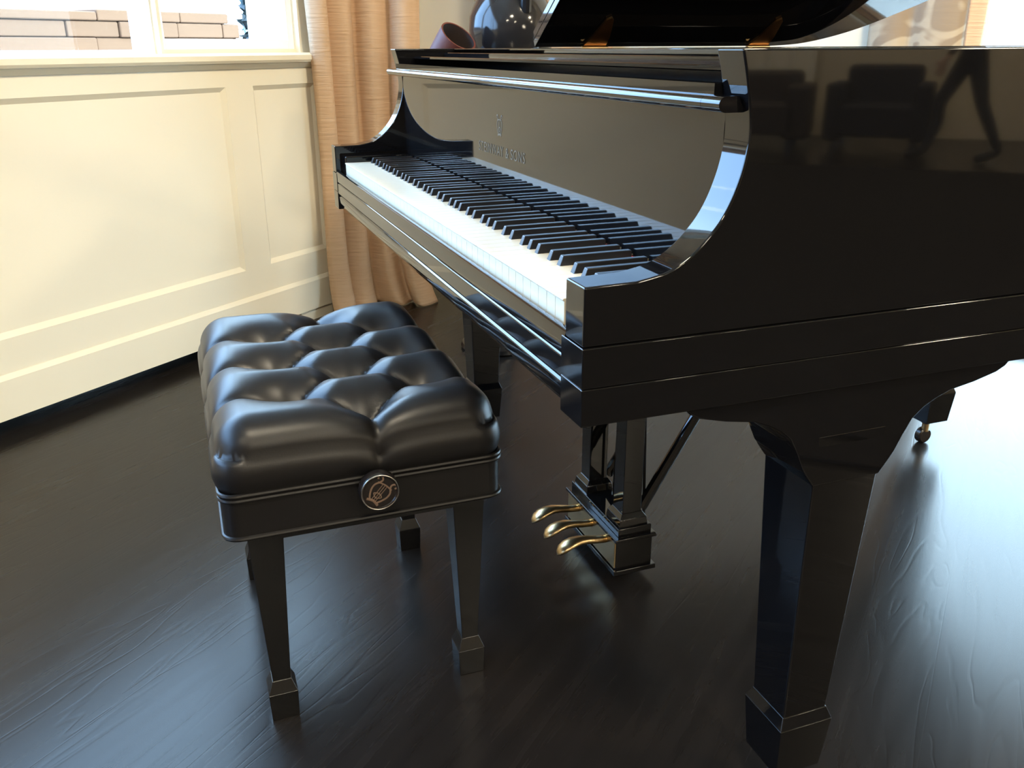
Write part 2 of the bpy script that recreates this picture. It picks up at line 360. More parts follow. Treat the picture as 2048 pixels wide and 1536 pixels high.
tag(obj('wall_front', B((-1.75, XR + 0.1, YF - 0.2, YF, -0.12, ZC)), TAUPE, smooth=0), kind='structure')

# recessed ceiling lamps (they light the room)
l0 = None
for x, s in LAMPS:
    if l0 is None:
        l0 = thing('ceiling_light', 'round recessed ceiling downlight with a white ring', 'ceiling light', (x, s, ZC), 0, 'recessed downlights in the ceiling')
        bm = bmesh.new(); lathe(bm, [(0.075, -0.001), (0.080, -0.006), (0.098, -0.006), (0.100, 0.0), (0.075, 0.0)], 32); obj('ring', bm, WHITE, l0)
        bm = bmesh.new(); lathe(bm, [(0.0, -0.001), (0.074, -0.001), (0.074, 0.0), (0.0, 0.0)], 32); obj('lens', bm, GLOW, l0)
    else: dup(l0, (x, s, ZC))
    ld = bpy.data.lights.new('downlight', 'AREA'); ld.shape = 'DISK'; ld.size = 0.34; ld.energy = LAMP_W * (0.6 if (x < 2 and s < 0) else 1.0); ld.color = LAMP_COL
    lo = bpy.data.objects.new('downlight', ld); COL.objects.link(lo); lo.location = (x, s, ZC - 0.012)

# ------------------------------------------------------------------ outside the windows
gr = obj('ground', B((-40, 40, -40, 40, -0.45, -0.40)), PALE, smooth=0); tag(gr, kind='structure')
gw = thing('garden_wall', 'low tan wall of coursed stone outside the left window', 'wall', (-4.4, 0.0, -0.36))
obj('lower_courses', B((-0.15, 0.15, -4.0, 3.98, -0.05, 1.10), (-0.13, 0.13, -4.0, 3.9, 1.10, 1.50)), STONE, gw, smooth=0, bevel=0.008, seg=1)
zz = 1.10; hs = (0.10, 0.105, 0.10, 0.095, 0.085)
for c, h in enumerate(hs):
    y = -4.0; top = (c == len(hs) - 1)
    while y < (3.94 - 0.10 * max(0, c - 2)):
        L_ = min(0.35 + 0.45 * random.random(), 4.0 - 0.10 * max(0, c - 2) - y)
        d = 0.02 * random.random(); hh = h * (random.uniform(0.45, 1.0) if top else 1.0)
        if L_ > 0.1: obj('stone', B((-0.16 - d, 0.16 + d, y, y + L_ - 0.004, zz, zz + hh - 0.003)), STONE, gw, smooth=0, bevel=0.008, seg=1)
        y += L_
    zz += h
sh = thing('garden_shrub', 'dark blue-green leafy shrub outside the window by the curtain', 'shrub', (-4.4, 4.44, -0.40))
def leafball(name, m, n, rad, cz, hz, seed, parent):
    rnd = random.Random(seed); bm = bmesh.new()
    for i in range(n):
        a = rnd.random() * 2 * PI; u = rnd.random() ** 0.5; zc = cz + (rnd.random() - 0.5) * 2 * hz
        c = Vector((rad * u * math.cos(a), rad * u * math.sin(a), zc)); d = Vector((rnd.uniform(-1, 1), rnd.uniform(-1, 1), rnd.uniform(-.4, 1))).normalized()
        e = d.cross(Vector((rnd.uniform(-1, 1), rnd.uniform(-1, 1), rnd.uniform(-1, 1)))).normalized()
        l = rnd.uniform(.05, .09); w = l * 0.42
        q = [bm.verts.new(c - d * l), bm.verts.new(c + e * w), bm.verts.new(c + d * l), bm.verts.new(c - e * w)]
        bm.faces.new(q)
    return tag(obj(name, bm, m, parent, smooth=0, fix=False), kind='stuff')
leafball('leaves', LEAF, 3600, 0.23, 1.35, 0.95, 3, sh); leafball('pale_leaves', LEAF2, 300, 0.24, 1.5, 0.7, 5, sh)
bm = bmesh.new(); tube(bm, [(0, 0, 0), (0.02, 0.01, 0.5), (0.0, 0.03, 1.3)], 0.03, 8); obj('stem', bm, BARK, sh)

# ------------------------------------------------------------------ curtains
def curtain(name, path, z0, z1, amp, npl, m, parent, seed, flare=0.0, thick=0.004, nz=46, side=0.0):
    """pleated cloth hung along a plan path; it gathers and breaks where it meets the floor"""
    rnd = random.Random(seed); P = catmull([(x, y, 0) for x, y in path], 40)
    d = [0.0]
    for a, b in zip(P, P[1:]): d.append(d[-1] + (b - a).length)
    T = d[-1]; n = npl * 14; cols = []
    ph = [rnd.uniform(-.35, .35) for _ in range(npl + 2)]; am = [rnd.uniform(.65, 1.25) for _ in range(npl + 2)]
    bm = bmesh.new()
    for i in range(n + 1):
        u = i / n; t = u * T; j = max(0, min(len(d) - 2, next((k for k in range(len(d) - 1) if d[k + 1] >= t), len(d) - 2)))
        f = (t - d[j]) / max(1e-9, d[j + 1] - d[j]); p = P[j].lerp(P[j + 1], f); tn = (P[j + 1] - P[j]).normalized(); nn = Vector((tn.y, -tn.x, 0))
        k = u * npl; ki = int(k); a = am[ki] + (am[ki + 1] - am[ki]) * (k - ki); pp = ph[ki] + (ph[ki + 1] - ph[ki]) * (k - ki)
        c = []
        for q in range(nz + 1):
            v = q / nz; z = z0 + (z1 - z0) * (v ** 1.35)
            g = math.exp(-max(0, z - z0) / 0.10)
            s = 2 * abs(math.sin(PI * (k + 0.12 * pp + 0.03 * math.sin(3 * z + ki)))) ** 0.55 - 1.25
            off = amp * a * s * (1 + 0.25 * g) + flare * g * (0.6 + 0.6 * math.sin(5 * u + 1))
            sd = 0.012 * math.sin(2.2 * z + 5 * u) + 0.02 * g * math.sin(9 * u * npl / 4 + seed) + side * g * (u * u - 0.6 * (1 - u) ** 3)
            c.append(bm.verts.new(p + nn * off + tn * sd + Vector((0, 0, z + 0.01 * g * math.sin(11 * u + seed) * (1 if q else 0)))))
        cols.append(c)
    for a, b in zip(cols, cols[1:]):
        for q in range(nz): bm.faces.new((a[q], b[q], b[q + 1], a[q + 1]))
    o = obj(name, bm, m, parent, smooth=0, fix=False)
    for p in o.data.polygons: p.use_smooth = True
    md = o.modifiers.new('thickness', 'SOLIDIFY'); md.thickness = thick
    return o
c1 = thing('curtain', 'tan crinkled silk curtain pooling on the floor in the room corner beside the left window', 'curtain', (0, 0, 0))
curtain('panel', [(-1.355, 1.365), (-1.352, 1.50), (-1.29, 1.62), (-1.15, 1.70)], 0.004, 2.45, 0.040, 4, CURT, c1, 2, flare=0.06, side=0.075)
bm = bmesh.new(); tube(bm, [(-1.36, 1.33, 2.47), (-1.35, 1.50, 2.47), (-1.28, 1.63, 2.47), (-1.06, 1.74, 2.47)], 0.014, 10); obj('rod', bm, BRASS, c1)
c2 = thing('curtain', 'tan curtain hanging on the end wall behind the round black vase', 'curtain', (0, 0, 0))
curtain('panel', [(-1.15, 2.08), (-0.90, 2.08), (-0.55, 2.08)], 0.004, 2.45, 0.028, 4, CURT, c2, 6, flare=0.02)
bm = bmesh.new(); tube(bm, [(-1.19, 2.09, 2.47), (-0.50, 2.09, 2.47)], 0.014, 10); obj('rod', bm, BRASS, c2)
c3 = thing('curtain', 'taupe damask curtain with scroll pattern and tan edge beside the bright glass door', 'curtain', (0, 0, 0))
curtain('panel', [(0.345, 2.08), (0.50, 2.07), (0.635, 2.08)], 0.004, 2.45, 0.022, 2, DAMASK, c3, 9)
curtain('edge_band', [(0.635, 2.075), (0.66, 2.09), (0.685, 2.10)], 0.004, 2.45, 0.006, 1, CURT, c3, 3)
bm = bmesh.new(); tube(bm, [(0.30, 2.09, 2.47), (0.74, 2.09, 2.47)], 0.014, 10); obj('rod', bm, BRASS, c3)
sd_ = thing('added_light_blocker', 'unseen woven shade added to cut daylight through the upper glass door', 'shade', (0, 0, 0))  # unseen, added to dim the upper door where the floor mirrors it
for i in range(4):
    z = 1.26 + 0.235 * i
    bm = bmesh.new(); prism(bm, [(YE - 0.022, z), (YE - 0.034, z + 0.012), (YE - 0.014, z + 0.24), (YE - 0.008, z + 0.24), (YE - 0.016, z)], WX0 - 0.02, WX1 + 0.02, 'x'); obj('fold', bm, WOVEN, sd_, smooth=0)

# ------------------------------------------------------------------ vase and bowl on a pedestal table in the corner
TZ = 0.885; TX, TY = -0.625, 1.37
tb = thing('pedestal_table', 'dark round pedestal table in the corner behind the piano', 'table', (TX, TY, 0))
bm = bmesh.new(); lathe(bm, [(0, TZ - 0.03), (0.25, TZ - 0.03), (0.262, TZ - 0.018), (0.262, TZ - 0.008), (0.255, TZ), (0, TZ)], 48); obj('tabletop', bm, SATIN, tb)
bm = bmesh.new(); lathe(bm, [(0, 0.10), (0.045, 0.10), (0.05, 0.16), (0.028, 0.24), (0.022, 0.45), (0.03, 0.62), (0.022, 0.70), (0.05, TZ - 0.03), (0, TZ - 0.03)], 24); obj('column', bm, SATIN, tb)
bm = bmesh.new(); lathe(bm, [(0, 0.0), (0.125, 0.0), (0.13, 0.008), (0.125, 0.020), (0.07, 0.035), (0.04, 0.105), (0, 0.105)], 40); obj('foot', bm, SATIN, tb)
vs = thing('vase', 'round glossy black ceramic vase behind the piano, left of the raised lid', 'vase', (-0.622, 1.47, TZ))
bm = bmesh.new()
lathe(bm, [(0, 0.0), (0.068, 0.0), (0.078, 0.006), (0.107, 0.045), (0.130, 0.095), (0.137, 0.14), (0.133, 0.18), (0.114, 0.225), (0.082, 0.255), (0.05, 0.27), (0.044, 0.285), (0.052, 0.30), (0.046, 0.302), (0.038, 0.285), (0.041, 0.265), (0.0, 0.258)], 56); obj('body', bm, VASE, vs)
bm = bmesh.new(); tube(bm, catmull([(0.045, -0.05, 0.235), (0.080, -0.075, 0.262), (0.098, -0.085, 0.240), (0.092, -0.075, 0.19)], 6), 0.017, 10, rad=None); obj('handle', bm, VASE, vs)
bw = thing('bowl', 'tilted red-brown bowl with dark inside, leaning beside the black vase', 'bowl', (-0.672, 1.235, TZ))
ax = (R_ * 0.52 - F_ * 0.66 + U_ * 0.54).normalized()
mt = Matrix.Translation((0.0, 0.0, 0.13)) @ ax.to_track_quat('Z', 'Y').to_matrix().to_4x4()
bm = bmesh.new(); lathe(bm, [(0, -0.120), (0.048, -0.120), (0.053, -0.114), (0.057, -0.04), (0.058, 0.0), (0.053, 0.0), (0.051, -0.04), (0.047, -0.095), (0, -0.102)], 40, mt)
zmin = min(v.co.z for v in bm.verts); bmesh.ops.translate(bm, vec=(0, 0, -zmin + 0.0005), verts=bm.verts[:])
bo = obj('body', bm, TERRA, bw)
bm = bmesh.new(); lathe(bm, [(0.0526, -0.001), (0.0505, -0.04), (0.0465, -0.094), (0, -0.101)], 40, mt); bmesh.ops.translate(bm, vec=(0, 0, -zmin + 0.0005), verts=bm.verts[:])
obj('inside', bm, DARKIN, bw, fix=False)

# ------------------------------------------------------------------ the grand piano (local frame: x along the keys to the treble, y to the tail)
RZ = -0.7083031
def PW(x, y, z=0.0):
    c, s = math.cos(RZ), math.sin(RZ); return (c * x - s * y, s * x + c * y, z)
PN = thing('grand_piano', 'glossy black grand piano with open lid and brass pedals', 'piano', (0, 0, 0), RZ)
H = 0.695; TH = 0.043; ZB, ZT = 0.628, 0.972
bez = []
tail = [(H, 0.62), (0.686, 0.72), (0.655, 0.82), (0.59, 0.92), (0.49, 1.02), (0.375, 1.12), (0.275, 1.215), (0.195, 1.32), (0.12, 1.43), (0.02, 1.525), (-0.11, 1.59), (-0.26, 1.615), (-0.39, 1.59), (-0.49, 1.525), (-0.556, 1.462), (-0.612, 1.402), (-0.656, 1.332), (-0.685, 1.255), (-H, 1.17)]
curve = [(p.x, p.y) for p in catmull([(x, y, 0) for x, y in tail], 6)]
outline = [(H, 0.60), (H, 0.61)] + curve + [(-H, 1.05), (-H, 0.70), (-H, 0.60)]
def offset_path(pts, d):
    out = []
    for i, p in enumerate(pts):
        a = pts[max(i - 1, 0)]; b = pts[min(i + 1, len(pts) - 1)]
        tx, ty = b[0] - a[0], b[1] - a[1]; l = math.hypot(tx, ty) or 1
        out.append((p[0] - ty / l * d, p[1] + tx / l * d))
    return out
inner = offset_path(outline, TH)
ARM = [(0.0, 0.7088), (0.0, 0.7675), (0.055, 0.7685), (0.085, 0.7745), (0.107, 0.786), (0.124, 0.8005), (0.139, 0.818), (0.150, 0.838), (0.1585, 0.862), (0.163, 0.886), (0.1632, 0.905), (0.160, 0.928), (0.1545, 0.952), (0.149, ZT), (0.60, ZT), (0.60, 0.7088)]
def smooth_arm():
    mid = catmull([(y, z, 0) for y, z in ARM[2:14]], 4)
    return ARM[:2] + [(p.x, p.y) for p in mid] + ARM[14:]
bm = bmesh.new()
n = len(outline)
V = [[bm.verts.new((p[0], p[1], z)) for p in pts] for pts, z in ((outline, ZB), (outline, ZT), (inner, ZT), (inner, ZB))]
for r in range(4):
    a, b = V[r], V[(r + 1) % 4]
    for i in range(n - 1): bm.faces.new((a[i], a[i + 1], b[i + 1], b[i]))
bm.faces.new([V[r][0] for r in range(4)]); bm.faces.new([V[3 - r][-1] for r in range(4)])
SA = smooth_arm()
prism(bm, SA, H - TH, H, 'x'); prism(bm, SA, -H, -H + TH, 'x')
obj('rim', bm, LACQ, PN, bevel=0.0022)
# case mouldings below the arms and the key bed
for s in (-1, 1):
    x0, x1 = sorted((s * (H - 0.05), s * (H + 0.0015)))
    obj('side_moulding', B((x0, x1, -0.001, 0.60, 0.6675, 0.7085)), LACQ, PN, bevel=0.0012)
    obj('side_moulding', B((x0, x1, -0.001, 0.60, ZB, 0.6670)), LACQ, PN, bevel=0.0012)
    obj('key_block', B((*sorted((s * 0.6145, s * 0.6515)), 0.016, 0.162, 0.70, 0.748)), LACQ, PN, bevel=0.003)
bm = bmesh.new(); prism(bm, [(0.0, 0.6635), (0.0, 0.686), (0.006, 0.691), (0.60, 0.691), (0.60, 0.6635)], -H + 0.05, H - 0.05); obj('key_bed', bm, LACQ, PN, bevel=0.0015)
bm = bmesh.new(); prism(bm, [(0.004, 0.6605), (0.001, 0.657), (0.001, 0.645), (0.006, 0.634), (0.016, ZB), (0.60, ZB), (0.60, 0.6605)], -H + 0.05, H - 0.05); obj('front_rail', bm, LACQ, PN, bevel=0.0012)
bm = bmesh.new(); prism(bm, [(0.0, 0.6905), (0.0, 0.7085), (0.0015, 0.712), (0.005, 0.7135), (0.010, 0.7125), (0.0115, 0.7095), (0.0115, 0.6905)], -H + TH + 0.001, H - TH - 0.001); obj('key_slip', bm, LACQ, PN)
# keys
KW = 1.2255 / 52; ZK = 0.735; YK = 0.016; YFB = 0.1643
bm = bmesh.new()
prism(bm, [(YK, 0.698), (YK, ZK - 0.003), (YK - 0.0015, ZK - 0.0025), (YK - 0.0015, ZK - 0.0005), (YK - 0.0005, ZK), (YFB - 0.002, ZK), (YFB - 0.002, 0.698)], 0.0004, KW - 0.0004)
wk = None
for i in range(52):
    x = -0.61275 + KW * i
    if wk is None: wk = obj('white_key', bm, IVORY, PN, (x, 0, 0), smooth=0, bevel=0.0006, seg=1)
    else:
        o = wk.copy(); COL.objects.link(o); o.location = (x, 0, 0)
bm = bmesh.new(); yb = YK + 0.0565; hb = 0.0115
lo = [bm.verts.new((sx * 0.0055, y, ZK - 0.002)) for sx, y in ((-1, yb - 0.0055), (1, yb - 0.0055), (1, YFB - 0.003), (-1, YFB - 0.003))]
hi = [bm.verts.new((sx * 0.0044, y, ZK + hb)) for sx, y in ((-1, yb), (1, yb), (1, YFB - 0.003), (-1, YFB - 0.003))]
for i in range(4): bm.faces.new((lo[i], lo[(i + 1) % 4], hi[(i + 1) % 4], hi[i]))
bm.faces.new(lo[::-1]); bm.faces.new(hi)
bk = None
for i in range(51):
    let = 'ABCDEFG'[i % 7]
    if let in 'BE': continue
    off = {'A': 0.15, 'C': -0.15, 'D': 0.15, 'F': -0.15, 'G': 0.0}[let]
    x = -0.61275 + KW * (i + 1 + off)
    if bk is None: bk = obj('black_key', bm, EBONY, PN, (x, 0, 0), smooth=0, bevel=0.0011, seg=2)
    else:
        o = bk.copy(); COL.objects.link(o); o.location = (x, 0, 0)
obj('felt_strip', B((-0.613, 0.613, YFB - 0.0018, YFB - 0.0003, 0.728, 0.7385)), FELT, PN, smooth=0)['label'] = 'thin red felt strip behind the keys'
# fallboard with its gilt emblem and lettering
FB = obj('fallboard', B((-H + TH + 0.0005, H - TH - 0.0005, YFB, YFB + 0.018, 0.70, 0.9165)), LACQ, PN, smooth=0)
TM = Matrix.Translation((0, YFB - 0.0003, 0.854)) @ Matrix.Rotation(PI / 2, 4, 'X')
obj('emblem', lyre_bm(0.034, TM, 0.05), DECAL, FB, smooth=0)['label'] = 'small gilt lyre emblem'
tc = bpy.data.curves.new('lettering', 'FONT'); tc.body = 'STEINWAY & SONS'; tc.size = 0.0235; tc.align_x = 'CENTER'; tc.align_y = 'CENTER'; tc.extrude = 0.0002; tc.space_character = 1.12
to = bpy.data.objects.new('lettering_source', tc); COL.objects.link(to)
bpy.context.view_layer.update()
me = bpy.data.meshes.new_from_object(to.evaluated_get(bpy.context.evaluated_depsgraph_get())); bpy.data.objects.remove(to, do_unlink=True)
wx = max(v.co.x for v in me.vertices) - min(v.co.x for v in me.vertices); k_ = 0.224 / wx
for v in me.vertices: v.co.x *= k_
me.transform(Matrix.Translation((0.004, YFB - 0.0003, 0.8135)) @ Matrix.Rotation(PI / 2, 4, 'X'))
me.materials.clear(); me.materials.append(DECAL); me.name = 'lettering'
lt = link('lettering', me, None, FB); lt['label'] = 'gilt maker lettering'
# boards above the fallboard
nose = [(0.1430 - 0.0075 * math.sin(PI * q / 14), 0.92375 - 0.00725 * math.cos(PI * q / 14)) for q in range(15)]
bm = bmesh.new(); prism(bm, [(0.1645, 0.9165)] + nose + [(0.1500, 0.9312), (0.1500, 0.9412), (0.168, 0.9416), (0.168, 0.9165)], -0.6515, 0.6515)
obj('fallboard_rail', bm, LACQ, PN, smooth=25)
for s in (-1, 1):
    bm = bmesh.new(); prism(bm, [(0.1640, 0.9165)] + nose + [(0.1560, 0.9312)], *sorted((s * 0.652, s * 0.684)))
    obj('rail_end', bm, LACQ, PN, smooth=25)
obj('pin_block', B((-0.6505, 0.6505, 0.33, 0.50, 0.88, 0.9495)), SATIN, PN, smooth=0, bevel=0.002)
bm = bmesh.new(); prism(bm, [(0.192, 0.9515), (0.192, 0.9550), (0.1935, 0.9562), (0.46, 0.9562), (0.46, 0.9500), (0.195, 0.9500)], -0.6505, 0.6505); obj('music_desk_ledge', bm, LACQ, PN, smooth=0)
bm = bmesh.new(); prism(bm, [(0.262, 0.9563), (0.262, 0.9622), (0.2635, 0.9634), (0.276, 0.9634), (0.276, 0.9563)], -0.6505, 0.6505); obj('music_desk_lip', bm, LACQ, PN, smooth=0)
bm = bmesh.new(); prism(bm, [(0.286, 0.9690), (0.286, 0.9706), (0.288, 0.9716), (0.495, 0.9716), (0.495, 0.9563), (0.33, 0.9563), (0.33, 0.9685)], -0.6505, 0.6505); obj('music_desk', bm, LACQ, PN, smooth=0)
# inside of the case
poly = offset_path(outline, TH + 0.002)
bm = bmesh.new(); prism(bm, [(x, max(y, 0.62)) for x, y in poly], 0.70, 0.715, 'z'); obj('soundboard', bm, SPRUCE, PN, smooth=0)
poly2 = offset_path(outline, TH + 0.02)
bm = bmesh.new(); prism(bm, [(x, max(y, 0.52)) for x, y in poly2], 0.84, 0.855, 'z'); ip = obj('iron_plate', bm, BRONZE, PN, smooth=0)
for x0, x1, y1 in ((0.30, 0.12, 1.22), (0.0, -0.12, 1.45), (-0.28, -0.34, 1.50), (-0.50, -0.53, 1.36)):
    bm = bmesh.new(); tube(bm, [(x0, 0.53, 0.872), (x1, y1, 0.872)], 0.014, 8); obj('strut', bm, BRONZE, ip)
# lid, hinged on the bass side and raised
HX, HZ = -0.704, 0.9735; TILT = math.radians(33)
lm = Matrix.Translation((HX, 0, HZ)) @ Matrix.Rotation(-TILT, 4, 'Y')
lo_ = offset_path(outline, -0.009)
lidpoly = [(0.704 - HX, 0.504)] + [(x - HX, y) for x, y in lo_ if y > 0.505] + [(0.0, 0.504)]
lidpoly = [(max(0.0, x), y) for x, y in lidpoly]
bm = bmesh.new(); prism(bm, lidpoly, 0.0, 0.018, 'z'); bmesh.ops.transform(bm, matrix=lm, verts=bm.verts[:])
LID = obj('lid', bm, LACQ, PN, bevel=0.002)
bm = bmesh.new(); box(bm, 0.0, 1.408, 0.508, 0.872, 0.024, 0.042); bmesh.ops.transform(bm, matrix=lm, verts=bm.verts[:])
obj('front_flap', bm, LACQ, LID, bevel=0.002)
for y in (0.655, 1.125):
    bm = bmesh.new()
    prism(bm, [(0.015, y - 0.030), (0.015, y + 0.030), (0.05, y + 0.026), (0.115, y + 0.008), (0.125, y), (0.115, y - 0.010), (0.05, y - 0.020)], -0.006, -0.0005, 'z')
    bmesh.ops.transform(bm, matrix=lm, verts=bm.verts[:])
    h = obj('lid_hinge', bm, OLDBRASS, LID, smooth=0)
    bm = bmesh.new(); tube(bm, [(HX + 0.014, y - 0.034, HZ - 0.003), (HX + 0.014, y + 0.034, HZ - 0.003)], 0.006, 12); obj('knuckle', bm, BRASS, PN)
bm = bmesh.new()
e1 = lm @ Vector((1.17, 0.82, -0.006))
tube(bm, [(0.615, 0.82, 0.93), tuple(e1)], 0.010, 10); obj('lid_prop', bm, SATIN, PN)
# legs: tapered square posts with block feet, under shaped brackets
def leg_parts(cx, cy, ztop=0.57, wt=0.047):
    bm = bmesh.new(); frustum(bm, cx, cy, 0.164, 0.515, 0.033, 0.033, wt, wt)
    frustum(bm, cx, cy, 0.515, ztop, wt, wt, wt + 0.002, wt + 0.002)
    lg = obj('leg', bm, LACQ, PN, smooth=0, bevel=0.0025)
    bm = bmesh.new(); frustum(bm, cx, cy, 0.070, 0.150, 0.034, 0.034, 0.0400, 0.0400); frustum(bm, cx, cy, 0.150, 0.166, 0.0400, 0.0400, 0.0335, 0.0335)
    obj('foot', bm, LACQ, lg, smooth=0, bevel=0.0012)
    bm = bmesh.new(); lathe(bm, [(0, 0.071), (0.015, 0.071), (0.015, 0.060), (0.009, 0.055), (0.009, 0.034), (0, 0.034)], 16, Matrix.Translation((cx, cy, 0)))
    obj('caster', bm, BRASS, lg)
    bm = bmesh.new(); lathe(bm, [(0, -0.010), (0.017, -0.010), (0.021, -0.007), (0.021, 0.007), (0.017, 0.010), (0, 0.010)], 24, Matrix.Translation((cx - 0.004, cy, 0.0213)) @ Matrix.Rotation(PI / 2, 4, 'Y')); obj('caster_wheel', bm, KNOBBLK, lg)
    return lg
def bracket(sx):
    half = [(0.220, ZB), (0.212, 0.620), (0.200, 0.614), (0.168, 0.606), (0.133, 0.600), (0.115, 0.593), (0.098, 0.584), (0.084, 0.572), (0.074, 0.554), (0.064, 0.533), (0.055, 0.520), (0.046, 0.508)]
    bm = bmesh.new(); prism(bm, [(0.338 - d, z) for d, z in half] + [(0.338 + d, z) for d, z in half[::-1]], *sorted((sx * 0.598, sx * 0.690)))
    return obj('leg_bracket', bm, LACQ, PN, smooth=30, bevel=0.0015)
leg_parts(0.643, 0.338, 0.57, 0.0455); bracket(1); leg_parts(-0.643, 0.338, 0.57, 0.0455); bracket(-1)
leg_parts(-0.205, 1.405, 0.70, 0.052)
obj('beam', B((-0.30, -0.10, 0.62, 1.50, 0.655, 0.70)), SATIN, PN, smooth=0, bevel=0.003)
# pedal lyre
LX = -0.012
bm = B((LX - 0.112, LX + 0.112, 0.358, 0.434, 0.030, 0.092))
LY = obj('pedal_lyre', bm, LACQ, PN, smooth=0, bevel=0.001)
obj('base_plate', B((LX - 0.119, LX + 0.119, 0.351, 0.441, 0.021, 0.031)), LACQ, LY, smooth=0, bevel=0.0012)
obj('top_plate', B((LX - 0.119, LX + 0.119, 0.352, 0.440, 0.092, 0.099)), LACQ, LY, smooth=0, bevel=0.0015)
obj('upper_step', B((LX - 0.110, LX + 0.110, 0.362, 0.432, 0.099, 0.116)), LACQ, LY, smooth=0, bevel=0.0012)
obj('brass_plate', B((LX - 0.110, LX + 0.110, 0.3545, 0.358, 0.0335, 0.0905)), BRASS, LY, smooth=0, bevel=0.0006)['label'] = 'flat brass plate behind the pedals'
for px in (LX - 0.076, LX + 0.074):
    obj('pillar', B((px - 0.020, px + 0.020, 0.377, 0.417, 0.116, 0.628)), LACQ, LY, smooth=0, bevel=0.0015)
    bm = bmesh.new(); frustum(bm, px, 0.397, 0.116, 0.130, 0.030, 0.030, 0.028, 0.028); frustum(bm, px, 0.397, 0.130, 0.140, 0.028, 0.028, 0.021, 0.021); obj('pillar_base', bm, LACQ, LY, smooth=0, bevel=0.001)
    bm = bmesh.new(); tube(bm, [(px, 0.428, 0.135), (px, 0.73, 0.628)], 0.0105, 10); obj('brace', bm, LACQ, LY)
obj('lyre_head', B((LX - 0.13, LX + 0.13, 0.365, 0.430, 0.600, ZB)), LACQ, LY, smooth=0, bevel=0.002)
for px in (LX - 0.062, LX + 0.004, LX + 0.070):
    bm = bmesh.new()
    sec = [(0.356, 0.0085, 0.0075, 0.066), (0.335, 0.0085, 0.0075, 0.068), (0.315, 0.010, 0.0075, 0.072), (0.298, 0.013, 0.008, 0.074), (0.283, 0.0165, 0.008, 0.072), (0.270, 0.0175, 0.008, 0.067), (0.260, 0.0145, 0.007, 0.061), (0.2545, 0.008, 0.005, 0.056), (0.2530, 0.002, 0.002, 0.053)]
    rg = []
    for y, a, b, z in sec: rg.append([bm.verts.new((px + LX * 0 + a * math.cos(2 * PI * k / 16), y, z + 0.011 + b * math.sin(2 * PI * k / 16))) for k in range(16)])
    for a, b in zip(rg, rg[1:]):
        for k in range(16): bm.faces.new((a[k], a[(k + 1) % 16], b[(k + 1) % 16], b[k]))
    bm.faces.new(rg[0][::-1]); bm.faces.new(rg[-1]); obj('pedal', bm, BRASS, LY, smooth=60)
    bm = bmesh.new(); tube(bm, [(px, 0.437, 0.10), (LX + (px - LX) * 0.5, 0.437, 0.628)], 0.003, 8); obj('pedal_rod', bm, SATIN, LY)

# ------------------------------------------------------------------ the bench
BC = (0.025, -0.1425)
BN = thing('piano_bench', 'black diamond-tufted leather piano bench with round side knobs', 'bench', PW(*BC), RZ)
hl, hw = 0.285, 0.1965
Z0, Z1 = 0.357, 0.418
def rrect(a, b, r, z, n=8):
    out = []
    for cx, cy, t0 in ((a - r, b - r, 0), (-a + r, b - r, PI / 2), (-a + r, -b + r, PI), (a - r, -b + r, 1.5 * PI)):
        for i in range(n + 1):
            t = t0 + PI / 2 * i / n; out.append((cx + r * math.cos(t), cy + r * math.sin(t), z))
    return out
bm = bmesh.new(); prism(bm, [(x, y) for x, y, z in rrect(hl, hw, 0.022, 0)], Z0, Z1, 'z'); obj('seat_box', bm, LEATHER, BN)
for nm, z in (('lower', Z0), ('upper', Z1 - 0.004), ('upper', Z1 + 0.003)):
    bm = bmesh.new(); tube(bm, rrect(hl + 0.001, hw + 0.001, 0.023, z), 0.0034, 8, closed=True); obj('piping', bm, LEATHER, BN)
pt = 0.1425; oy = 0.018; sp = 0.104
bmid = [((i - 1.5) * pt, oy) for i in range(4)]
bside = [((i - 1) * pt, oy + s * sp) for i in range(3) for s in (-1, 1)]
btn = bmid + bside
segs = []
for m_ in bmid:
    for s_ in bside:
        if abs(abs(m_[0] - s_[0]) - pt / 2) < 1e-3: segs.append((m_, s_, 0.6))
for s_ in bside: segs.append((s_, (s_[0], math.copysign(hw + 0.02, s_[1] - oy)), 0.5))
segs.append((bmid[0], (-hl - 0.02, oy), 0.42)); segs.append((bmid[3], (hl + 0.02, oy), 0.42))
def dist_seg(px, py, a, b):
    vx, vy = b[0] - a[0], b[1] - a[1]; t = ((px - a[0]) * vx + (py - a[1]) * vy) / (vx * vx + vy * vy); t = max(0, min(1, t))
    return math.hypot(px - a[0] - vx * t, py - a[1] - vy * t), t
ZTOP = 0.512; RE = 0.050
def cush_h(x, y):
    z = ZTOP
    g = 1e9
    for a, b, w in segs:
        d, t = dist_seg(x, y, a, b)
        dep = 0.019 if w > 0.55 else 0.015
        g = min(g, -dep * (0.45 * math.exp(-d / 0.006) + 0.75 * math.exp(-d / 0.026)))
    z += g
    db = min(math.hypot(x - p[0], y - p[1]) for p in btn)
    z -= 0.030 * math.exp(-(db / 0.032) ** 1.5)
    # broad fullness of every puff
    z += 0.008 * (1 - math.exp(-(db / 0.055) ** 2))
    de = min(hl - abs(x), hw - abs(y))
    # soft round shoulder with rounded corners
    ex = max(0, RE - (hl - abs(x))); ey = max(0, RE - (hw - abs(y))); e = min(RE, math.hypot(ex, ey))
    z -= RE - math.sqrt(max(0, RE * RE - e * e))
    return z
bm = bmesh.new(); NX, NY = 120, 88
def prog(i, n): # denser towards the rim
    t = 2 * i / n - 1; return math.copysign(1 - (1 - abs(t)) ** 1.25, t)
grid = []
